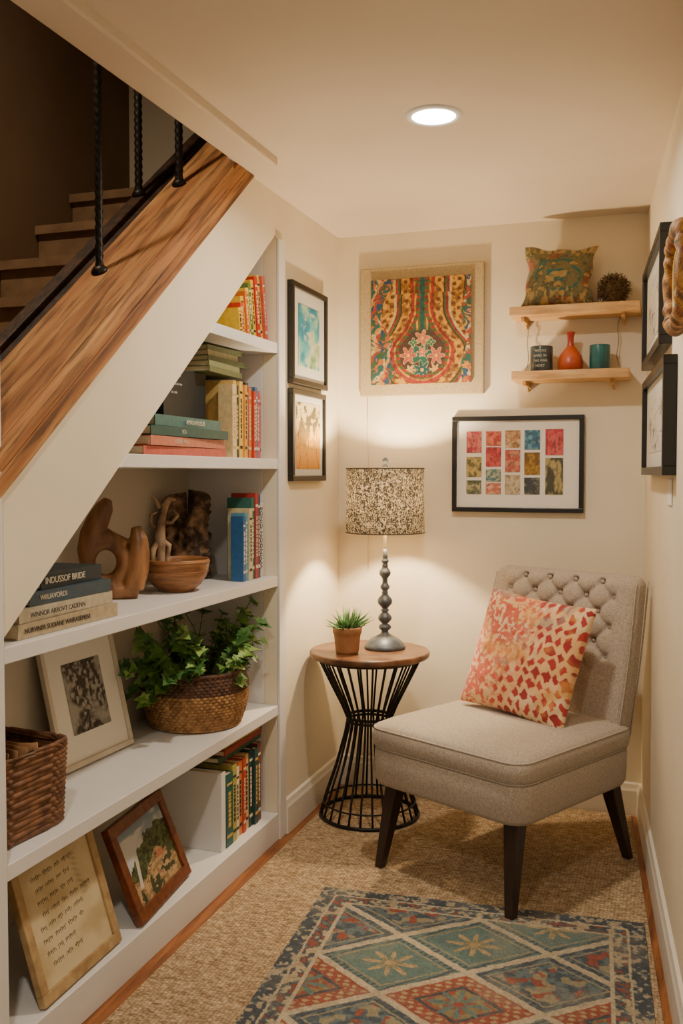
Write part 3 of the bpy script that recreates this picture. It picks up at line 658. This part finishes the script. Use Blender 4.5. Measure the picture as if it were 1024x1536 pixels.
for k in range(3): b.tube([(x*(1+.012*math.sin(i*.9+k*2)),y*(1+.012*math.sin(i*.9+k*2)),z+.005*math.cos(i*.9+k*2)) for i,(x,y,z) in enumerate(lp)],.0055,m_wickb,n=6,closed=True)
b.obj('basket',E)
b=MB(); m_kraft=mat('kraft_paper',C(160,118,76),.8,col2=C(130,92,58),nscale=12)
for k in range(4):
    M=T(.0,-.05+.03*k,.09)@R(-12+6*k,'X')@R(8*k-10,'Z')
    b.loft([[( -.09+.18*i/12,.006*math.sin(i*.8+k),-.07+z_) for i in range(13)]+[( .09-.18*i/12,.006*math.sin((12-i)*.8+k)+.003,-.07+z_) for i in range(13)] for z_ in (0,.08,.15,.175)],m_kraft,M)
b.obj('kraft_wrapping',E)
m_aged=mat('aged_gilt_frame',C(150,120,80),.5,col2=C(180,152,108),nscale=30)
m_wf=mat('cherry_frame',C(92,46,24),.35,col2=C(122,66,34),nscale=8,stretch=(6,6,6))
def a_parch(U,V):
    f=fbm(U*3,V*4,131,4); c=mix(N(204,188,152),N(180,160,120),sst(.3,.75,f))
    fe=np.exp(-((U-.80-.06*np.sin(V*6))**2)/.002)*(V>.5)*(V<.93); return mix(c,N(110,96,70),fe*.6*(.5+.5*np.sin(V*120+U*60)))
E=frame('handwritten_poem_frame',(-.02,-1.985,.097),92,.335,.32,.026,.018,m_aged,m_matw,0,a_parch,lean=17,nu=60,nv=60)
b=MB(); rg=random.Random(5)
for rI in range(8):
    z0=.262-.028*rI; x=.048+rg.uniform(0,.03); xe=.225+rg.uniform(-.03,.03) if rI<6 else .17
    while x<xe:
        ln=rg.uniform(.02,.045); pts=[]; ph=rg.uniform(0,6); nn=int(ln/.0011)
        for i in range(nn):
            t=i*1.15; pts.append((x+.0011*i+.0014*math.sin(t+ph),-.0115,z0+.0038*math.cos(t+ph)*(1+.9*max(0,math.sin(i*.37+ph)))+.04*(x-.05)*.4))
        b.tube(pts,.00055,mat('ink',C(80,66,48),.7),n=3); x+=ln+.009
b.obj('handwriting',E)
def a_land(U,V):
    f=fbm(U*10,V*10,151,4); f2=fbm(U*26,V*26,156,3)
    sky=mix(ramp(V,[(.4,N(180,188,190)),(1,N(110,132,150))]),N(196,200,200),sst(.5,.7,fbm(U*3,V*6,158,3)))
    fol=mix(N(32,46,26),N(88,96,50),sst(.38,.62,f2)); gr=mix(N(140,112,74),N(180,150,110),sst(.4,.6,f2))
    hill=.60+.22*np.sin((U-.25)*3.2)*(U>.2)-.3*(U<.2)*(.2-U)*4+.16*(f-.5)
    c=np.where((V>hill)[:,None],sky,fol); c=np.where((V<.30+.14*U*(1-U)*3-.10*np.sin(U*7)+.14*(f-.5))[:,None],gr,c)
    c=mix(c,N(60,66,38),(sst(.50,.58,fbm(U*14,V*14,165,3))*(V<.45)))
    house=(U>.62)&(U<.76)&(V>.36)&(V<.46); c=np.where(house[:,None],N(166,100,74),c)
    w=(np.abs(U-.12-.2*V)<.03)&(V<.6)&(V>.2); return np.where(w[:,None],N(196,190,174),c)
frame('landscape_picture_frame',(-.02,-1.575,.097),96.5,.35,.265,.032,.022,m_wf,m_matw,0,a_land,lean=22,nu=160,nv=130)
# ------------------------------------------------------------------ side table
TC=(.238,-.335)
E=empty('side_table',(TC[0],TC[1],.009))
b=MB(); b.lathe([(.001,.598),(.216,.598),(.222,.602),(.224,.608),(.224,.616),(.221,.621),(.216,.622),(.001,.622)],m_ttop,n=72,cap0=False,cap1=False); b.obj('round_top',E)
b=MB()
def ring(r,z,t): b.tube([(r*math.cos(a*math.pi/36),r*math.sin(a*math.pi/36),z) for a in range(72)],t,m_iron,n=8,closed=True)
ring(.19,.592,.006); ring(.083,.372,.006); ring(.083,.358,.005); ring(.183,.007,.007); ring(.172,.055,.0035)
for i in range(26):
    a=2*math.pi*i/26; c,s=math.cos(a),math.sin(a)
    b.tube([(.19*c,.19*s,.592),(.150*c,.150*s,.51),(.105*c,.105*s,.42),(.082*c,.082*s,.365),(.092*c,.092*s,.31),(.125*c,.125*s,.19),(.160*c,.160*s,.09),(.183*c,.183*s,.008)],.0042,m_iron,n=6)
b.obj('wire_cage_base',E)
ZT=.009+.6225
LX,LY=.283,-.285
E=empty('table_lamp',(LX,LY,ZT))
m_pew=mat('aged_pewter',C(104,112,120),.42,metal=.4,col2=C(74,80,88),nscale=30)
prof=[(.001,0),(.076,0),(.078,.006),(.074,.014),(.066,.024),(.050,.038),(.030,.048),(.016,.056),(.012,.066)]
def ball(z,r,h): return [(.010,z-h*1.05),(r*.6,z-h*.75),(r*.93,z-h*.35),(r,z),(r*.93,z+h*.35),(r*.6,z+h*.75),(.010,z+h*1.05)]
prof+=[(.022,.075),(.024,.082),(.018,.09)]+ball(.115,.026,.022)+[(.016,.142),(.016,.146)]+ball(.178,.028,.026)+[(.013,.208)]+ball(.232,.018,.016)+[(.010,.254)]+ball(.285,.022,.022)+[(.012,.312)]+ball(.33,.014,.013)+[(.008,.352),(.009,.375)]
b=MB(); b.lathe(prof,m_pew,n=36,cap0=False,cap1=True); b.obj('turned_base',E)
b=MB(); b.tube([(0,0,.37),(0,0,.50)],.006,mat('candle_sleeve',C(236,222,190),.5)); b.tube([(0,0,.50),(0,0,.53)],.012,m_pew,n=12)
b.tube([(0,.05*math.sin(t*math.pi/12),.49+.19*t/12) for t in range(13)],.002,m_pew); b.tube([(0,-.05*math.sin(t*math.pi/12),.49+.19*t/12) for t in range(13)],.002,m_pew)
for a in (0,120,240): b.tube([(0,0,.675),(.146*math.cos(rad(a)),.146*math.sin(rad(a)),.668)],.002,m_pew,n=5)
b.lathe([(.001,.675),(.010,.676),(.012,.684),(.006,.690),(.012,.700),(.011,.710),(.006,.716),(.001,.718)],m_pew,n=20,cap0=False,cap1=False)
b.lathe([(.012,.53),(.013,.54),(.014,.548)],m_pew,n=16)
b.obj('stem_and_finial',E)
def shade_mat():
    m=bpy.data.materials.new('speckled_shade'); m.use_nodes=True; nt=m.node_tree; nt.nodes.remove(nt.nodes['Principled BSDF']); out=nt.nodes['Material Output']
    tc=nt.nodes.new('ShaderNodeTexCoord'); 
    v=nt.nodes.new('ShaderNodeTexNoise'); v.inputs['Scale'].default_value=120; v.inputs['Detail'].default_value=3; v.inputs['Distortion'].default_value=1.4
    nt.links.new(tc.outputs['Object'],v.inputs['Vector'])
    r=nt.nodes.new('ShaderNodeValToRGB'); r.color_ramp.elements[0].position=.45; r.color_ramp.elements[1].position=.62
    r.color_ramp.elements[0].color=(*C(66,59,50),1); r.color_ramp.elements[1].color=(*C(190,173,142),1); nt.links.new(v.outputs['Fac'],r.inputs['Fac'])
    d=nt.nodes.new('ShaderNodeBsdfDiffuse'); t=nt.nodes.new('ShaderNodeBsdfTranslucent'); mx=nt.nodes.new('ShaderNodeMixShader'); mx.inputs[0].default_value=.032
    nt.links.new(r.outputs['Color'],d.inputs['Color']); nt.links.new(r.outputs['Color'],t.inputs['Color'])
    nt.links.new(d.outputs[0],mx.inputs[1]); nt.links.new(t.outputs[0],mx.inputs[2]); nt.links.new(mx.outputs[0],out.inputs['Surface'])
    return m
m_shade=shade_mat()
b=MB(); b.lathe([(.148,.437),(.147,.56),(.146,.678)],m_shade,n=64,cap0=False,cap1=False); 
m_trim=mat('shade_trim',C(70,62,52),.7)
for z_,r_ in ((.438,.148),(.677,.146)): b.tube([(r_*math.cos(a*math.pi/32),r_*math.sin(a*math.pi/32),z_) for a in range(64)],.0022,m_trim,n=6,closed=True)
b.obj('drum_shade',E)
pl=bpy.data.lights.new('lamp_bulb','POINT'); pl.energy=54; pl.color=(1,.76,.47); pl.shadow_soft_size=.028
po=bpy.data.objects.new('bulb_light',pl); scene.collection.objects.link(po); po.parent=E; po.location=(0,0,.572)
E=empty('potted_succulent',(.180,-.425,ZT))
m_terra=mat('terracotta',C(136,94,56),.7,col2=C(160,112,72),nscale=16)
b=MB(); b.lathe([(.001,0),(.040,0),(.043,.01),(.048,.06),(.050,.072),(.053,.076),(.054,.094),(.051,.098),(.046,.096),(.045,.08),(.001,.078)],m_terra,n=40,cap0=False,cap1=False)
b.obj('pot',E)
b=MB(); mg=[mat('grass_a',C(80,126,66),.5),mat('grass_b',C(120,162,100),.5),mat('grass_c',C(54,94,50),.5)]
for i in range(130):
    a=random.uniform(0,2*math.pi); el=random.uniform(.05,1.25); ln=random.uniform(.05,.10); r0=random.uniform(0,.03)
    p0=Vector((r0*math.cos(a),r0*math.sin(a),.078)); dd=Vector((math.sin(el)*math.cos(a),math.sin(el)*math.sin(a),math.cos(el)))
    b.tube([p0,p0+dd*ln*.5+Vector((0,0,.006)),p0+dd*ln],[.003,.0026,.0004],random.choice(mg),n=4)
b.obj('succulent_leaves',E)
# ------------------------------------------------------------------ slipper chair
E=empty('tufted_slipper_chair',(.795,-.62,.0092),(0,0,rad(-27.5)))
b=MB()
cy0=-.03
for (sx,sy) in ((-1,-1),(1,-1),(-1,1),(1,1)):
    x0,y0=sx*.235,(-.27 if sy<0 else .235); x1,y1=sx*.26,(-.324 if sy<0 else .324)
    def sq(x,y,z,w): return [(x-w,y-w,z),(x+w,y-w,z),(x+w,y+w,z),(x-w,y+w,z)]
    b.loft([sq(x1,y1,0,.0135),sq(x0,y0,.29,.026)],m_leg,sm=False)
b.obj('tapered_legs',E,bevel=.003)
b=MB()
def rl(w,d,z,r=.06,n=160): return rrect(w,d,r,n,0,cy0,z)
b.loft([rl(.52,.54,.268),rl(.585,.605,.275),rl(.60,.62,.29),rl(.604,.624,.34),rl(.604,.624,.385),rl(.592,.612,.394)],m_linen)
b.loft([rl(.592,.612,.392),rl(.610,.630,.402),rl(.618,.638,.425),rl(.614,.634,.448),rl(.598,.618,.464),rl(.565,.585,.474,.09),rl(.48,.50,.482,.1),rl(.32,.34,.488,.1),rl(.12,.13,.490,.05)],m_linen)
b.tube(rrect(.606,.626,.06,160,0,cy0,.457),.0032,m_linen,n=6,closed=True)
b.tube(rrect(.600,.620,.06,160,0,cy0,.395),.0032,m_linen,n=6,closed=True)
b.obj('seat_cushion',E)
TX=.052; TZ=.868
def tuft(x,z):
    zp=z-TZ
    if z<.60 or z>.95: return 0
    p=x/TX+zp/.048; q=x/TX-zp/.048
    dp=abs((p+1)%2-1); dq=abs((q+1)%2-1)
    edge=max(0,1-(abs(x)/.235)**8)*min(1,max(0,(z-.62)/.04))*min(1,max(0,(.935-z)/.015))
    btn=.020*math.exp(-(dp*dp+dq*dq)/.14); pl=.006*(math.exp(-(dp/.18)**2)+math.exp(-(dq/.18)**2)); puff=-.010*(math.sin(math.pi*min(1,dp)/2)*math.sin(math.pi*min(1,dq)/2))
    return (btn+pl+puff)*edge
loops=[]
LV=110
for i in range(LV+1):
    t=i/LV; z=.40+.54*t
    fr=.205+.075*t+.035*t*t
    th=.088
    w=.575+.02*math.sin(t*math.pi)
    e0=1
    if t>.93: k=(t-.93)/.07; e0=math.sqrt(max(.0,1-k*k)); 
    ww=w-.05*(1-e0); dd=max(.012,th*(.25+.75*e0)) ; cyb=fr+th/2
    lp=rrect(ww,dd,min(.032,dd*.45),280,0,cyb,z)
    out=[]
    for (x,y,zz) in lp:
        if y<cyb-dd*.3:
            y+=tuft(x,zz)
            y-=.012*(1-(2*x/ww)**2)*math.sin(min(1,max(0,t))*math.pi)
        out.append((x,y,zz))
    loops.append(out)
b=MB(); b.loft(loops,m_linen)
for sx in (-1,1):
    b.tube([(sx*(.575+.02*math.sin(t*math.pi)-.012)/2,.205+.075*t+.035*t*t+.006,.42+.50*t) for t in [k/20 for k in range(21)]],.003,m_linen,n=6)
    b.tube([(sx*(.575+.02*math.sin(t*math.pi)-.010)/2,.205+.075*t+.035*t*t+.083,.42+.50*t) for t in [k/20 for k in range(21)]],.003,m_linen,n=6)
for rI in range(-4,2):
    for kx in range(-3,4):
        x=kx*2*TX+(TX if rI%2 else 0); z=TZ+.048*rI
        if abs(x)>.215 or z>.93 or z<.65: continue
        t=(z-.40)/.54; y=.205+.075*t+.035*t*t+.014-.012*(1-(2*x/.58)**2)*math.sin(t*math.pi)+.001
        b.lathe([(.001,.004),(.006,.003),(.008,0)],m_linen,T(x,y,z)@R(90,'X'),n=12,cap0=False,cap1=False)
b.obj('tufted_back',E)
def a_coral(U,V):
    bg=mix(N(228,198,156),N(228,180,124),sst(.45,.7,fbm(U*3,V*3,200,3)))
    big=sst(.30,.75,U+.25*(.5-V)+.2*(fbm(U*3,V*3,203,2)-.5))
    w1=fbm(U*6,V*6,205,3)*1.3; w2=fbm(U*6+7,V*6,207,3)*1.3; nx=12
    a=U*nx+w1; bb_=V*nx*.85+w2; ro=np.floor(bb_); a=a+.5*(ro%2)
    ci=np.floor(a); rs=((np.sin(ci*12.9+ro*78.2)*43758.5)%1)
    fx=a-ci-.5; fy=bb_-ro-.5; r=np.abs(fx)*.95+np.abs(fy)*.78+.36*(fbm(U*30,V*30,211,3)-.5)+.12*(rs-.5)
    rc=mix(mix(N(150,40,46),N(190,62,54),rs),N(212,90,62),sst(.55,.2,big))
    dens=.16+.20*big
    c=mix(rc,bg,sst(0,.06,r-dens))
    sp=fbm(U*34,V*34,221,3); c=mix(c,N(204,76,60),sst(.46,.54,sp)*(1-big)*.9)
    c=mix(c,N(226,164,76),sst(.58,.72,fbm(U*6,V*6,231,3))*.5); c=mix(c,N(116,130,136),sst(.66,.74,fbm(U*5+9,V*5,237,3))*.45)
    return c
P=pillow('coral_throw_pillow',.42,.41,.075,a_coral,None,(0,0,0),(0,0,0),240,240,.06)
Mch=Matrix.Translation((.795,-.62,.009))@Matrix.Rotation(rad(-27.5),4,'Z')
P.matrix_world=Mch@T(.018,.082,.675)@R(-20,'X')@R(5,'Y')
# ------------------------------------------------------------------ kilim rug
def rugcol(x,y,W,L):
    n=fbm(x*60,y*60,301,3); n2=fbm(x*260,y*260,305,2); big=fbm(x*9,y*9,309,3)
    x0,y0=x,y
    x=x+.007*(fbm(x*70,y*70,350,2)-.5); y=y+.007*(fbm(x*70,y*70,351,2)-.5)
    cream=mix(N(190,177,150),N(160,144,118),n); blue=mix(N(50,68,82),N(86,104,110),sst(.35,.65,n)); dk=mix(N(36,46,60),N(62,74,86),n)
    red=mix(N(150,72,54),N(118,56,46),n); teal=mix(N(68,98,98),N(94,118,112),n); sand=mix(N(174,150,110),N(148,126,90),n); oliv=mix(N(114,104,70),N(140,126,86),n)
    a,b_=.20,.15
    xx=(x-W/2)-.02; yy=(y-.25)
    p=xx/(2*a)+yy/(2*b_); q=xx/(2*a)-yy/(2*b_)
    pi,qi=np.floor(p+.5),np.floor(q+.5); fp=np.abs(p-pi); fq=np.abs(q-qi); m2=np.maximum(fp,fq)
    rowi=(pi-qi).astype(int); red_k=((pi+qi).astype(int)%2==0)&(rowi%2==0)&(rowi>0); kind=np.where(red_k,2,(pi.astype(int))%2)
    k2=kind==2
    c=np.where(k2[:,None],red,np.where((kind==0)[:,None],teal,blue))
    zig=(np.sin(p*2*np.pi*8)*np.sin(q*2*np.pi*8)>.2)
    c=np.where((zig&(m2>.30)&(m2<.43)&k2)[:,None],sand,c)
    c=np.where(((m2>.24)&(m2<.28)&k2)[:,None],dk,c)
    c=np.where(((m2<.24)&k2)[:,None],mix(oliv,red,sst(.4,.6,fbm(x*50,y*50,361,2))),c)
    c=np.where((~k2&(m2>.36)&(m2<.385))[:,None],mix(sand,teal,.4+0*n),c)
    ds=~k2&(m2>.40)&(np.sin((x+y)*260)>.3); c=np.where(ds[:,None],dk,c)
    lx=(p-pi+q-qi)*a; ly=(p-pi-(q-qi))*b_; r=np.hypot(lx,ly*1.2); th=np.arctan2(ly,lx)
    st=(r<.076*(.55+.45*np.cos(8*th)))&(k2|(kind==0)); c=np.where(st[:,None],np.where(k2[:,None],teal,sand),c)
    st2=(r<.036*(.6+.4*np.cos(8*th+.4)))&(kind==0); c=np.where(st2[:,None],oliv,c); c=np.where(((r<.014)&(kind!=1))[:,None],np.where(k2[:,None],red,sand),c)
    lf=(fbm(x*34,y*34,371,2)>.55)&(kind==1)&(m2<.34); c=np.where(lf[:,None],mix(sand,teal,.4+0*n),c)
    lf2=(fbm(x*30+9,y*30,373,2)>.68)&(kind==1)&(m2<.34); c=np.where(lf2[:,None],red,c)
    c=np.where((m2>.457)[:,None],cream,c)
    x,y=x0,y0
    e=np.minimum(np.minimum(x,W-x),np.minimum(y,L-y)); 
    e2=e+.004*(n-.5)
    mott=fbm(x*70,y*70,330,3)
    bc=np.where((mott>.58)[:,None],cream*.8,np.where((mott<.50)[:,None],dk,blue*.85))
    mo2=fbm(x*60,y*60,340,3); bd2=np.where((mo2>.58)[:,None],mix(cream,sand,.5+0*n),np.where((mo2<.36)[:,None],red,np.where((mo2<.47)[:,None],dk,mix(blue,teal,.5+0*n))))
    c=np.where((e2<.092)[:,None],bd2,c); c=np.where(((e2>.088)&(e2<.098))[:,None],cream,c)
    c=np.where((e2<.048)[:,None],bc,c); c=np.where(((e2>.044)&(e2<.050))[:,None],cream,c)
    c=mix(c,N(150,138,118),.08+sst(.5,.8,big)*.25)
    return c*(.60+.65*n2)[:,None]
W,L=.94,1.75; nu,nv=360,640
X,Y=np.meshgrid(np.linspace(0,W,nu),np.linspace(0,L,nv)); X=X.ravel();Y=Y.ravel()
b=MB(); Z=.0065+.0012*fbm(X*90,Y*90,401,2)+.0015*np.sin(Y*9)*np.sin(X*6)
b.v=list(zip(X,-Y,Z)); b.mats=[m_rug]
for j in range(nv-1):
    for i in range(nu-1): b.f.append((j*nu+i,(j+1)*nu+i,(j+1)*nu+i+1,j*nu+i+1))
b.mi=[0]*len(b.f); b.sm=[True]*len(b.f)
col=rugcol(X,Y,W,L)
o=len(b.v); b.v+=[(0,0,0),(W,0,0),(W,-L,0),(0,-L,0),(0,0,.0065),(W,0,.0065),(W,-L,.0065),(0,-L,.0065)]
for q in ((0,1,5,4),(1,2,6,5),(2,3,7,6),(3,0,4,7)): b.f.append([o+k for k in q]); b.mi.append(0); b.sm.append(False)
col=np.vstack([col,np.tile(N(60,62,66),(8,1))]); b.col=np.clip(col,0,1)
RUG=b.obj('kilim_rug',None,(.302,-1.005,.0095),(0,0,rad(4)))
b=MB(); mf=mat('rug_fringe',C(190,172,140),.95)
for i in range(190):
    x=W*i/189; b.tube([(x,0,.003),(x+random.uniform(-.003,.003),.009,.002),(x+random.uniform(-.006,.006),random.uniform(.013,.022),.0015)],.0012,mf,n=3)
b.obj('fringe',RUG)
# ------------------------------------------------------------------ lights
def area(name,loc,size,power,col,spread=160,parent=None,rot=(0,0,0)):
    l=bpy.data.lights.new(name,'AREA'); l.shape='DISK'; l.size=size; l.energy=power; l.color=col; l.spread=rad(spread)
    o=bpy.data.objects.new(name,l); scene.collection.objects.link(o); o.location=loc; o.rotation_euler=rot
    if parent: o.parent=parent
    return o
m_led=mat('led_lens',(1,.92,.80),.5,emit=30)
def can_or_fill(loc,p,col=(1,.88,.72)):
    E=empty('recessed_or_fill_light',loc)
    b=MB(); b.lathe([(.058,-.001),(.060,-.006),(.074,-.005),(.078,-.0005)],m_white,n=48,cap0=False,cap1=False); b.obj('trim_ring',E)
    b=MB(); b.lathe([(.001,-.0035),(.059,-.0035)],m_led,n=48,cap0=False,cap1=False); b.obj('lens',E)
    area('down_or_fill_light',(0,0,-.012),.11,p,col,165,E)
can_or_fill((.68,-1.19,2.25),14); can_or_fill((.75,-3.3,2.25),20)  # second one is unseen fill, added behind the camera to brighten the room
can_or_fill((-.45,-1.9,3.4),16,col=(1,.78,.52))  # added out-of-view fill, shaped like a fixture, to lift the dark stairwell
w=bpy.data.worlds.new('w'); scene.world=w; w.use_nodes=True
w.node_tree.nodes['Background'].inputs[0].default_value=(1,.86,.70,1); w.node_tree.nodes['Background'].inputs[1].default_value=.30
# ------------------------------------------------------------------ camera
cam=bpy.data.cameras.new('camera'); co=bpy.data.objects.new('camera',cam); scene.collection.objects.link(co)
co.location=(1.29,-3.745,1.29); co.rotation_euler=(rad(87.7),0,rad(18.83))
cam.sensor_fit='VERTICAL'; cam.sensor_height=36; cam.lens=36*1440/1536; cam.clip_start=.05
scene.camera=co
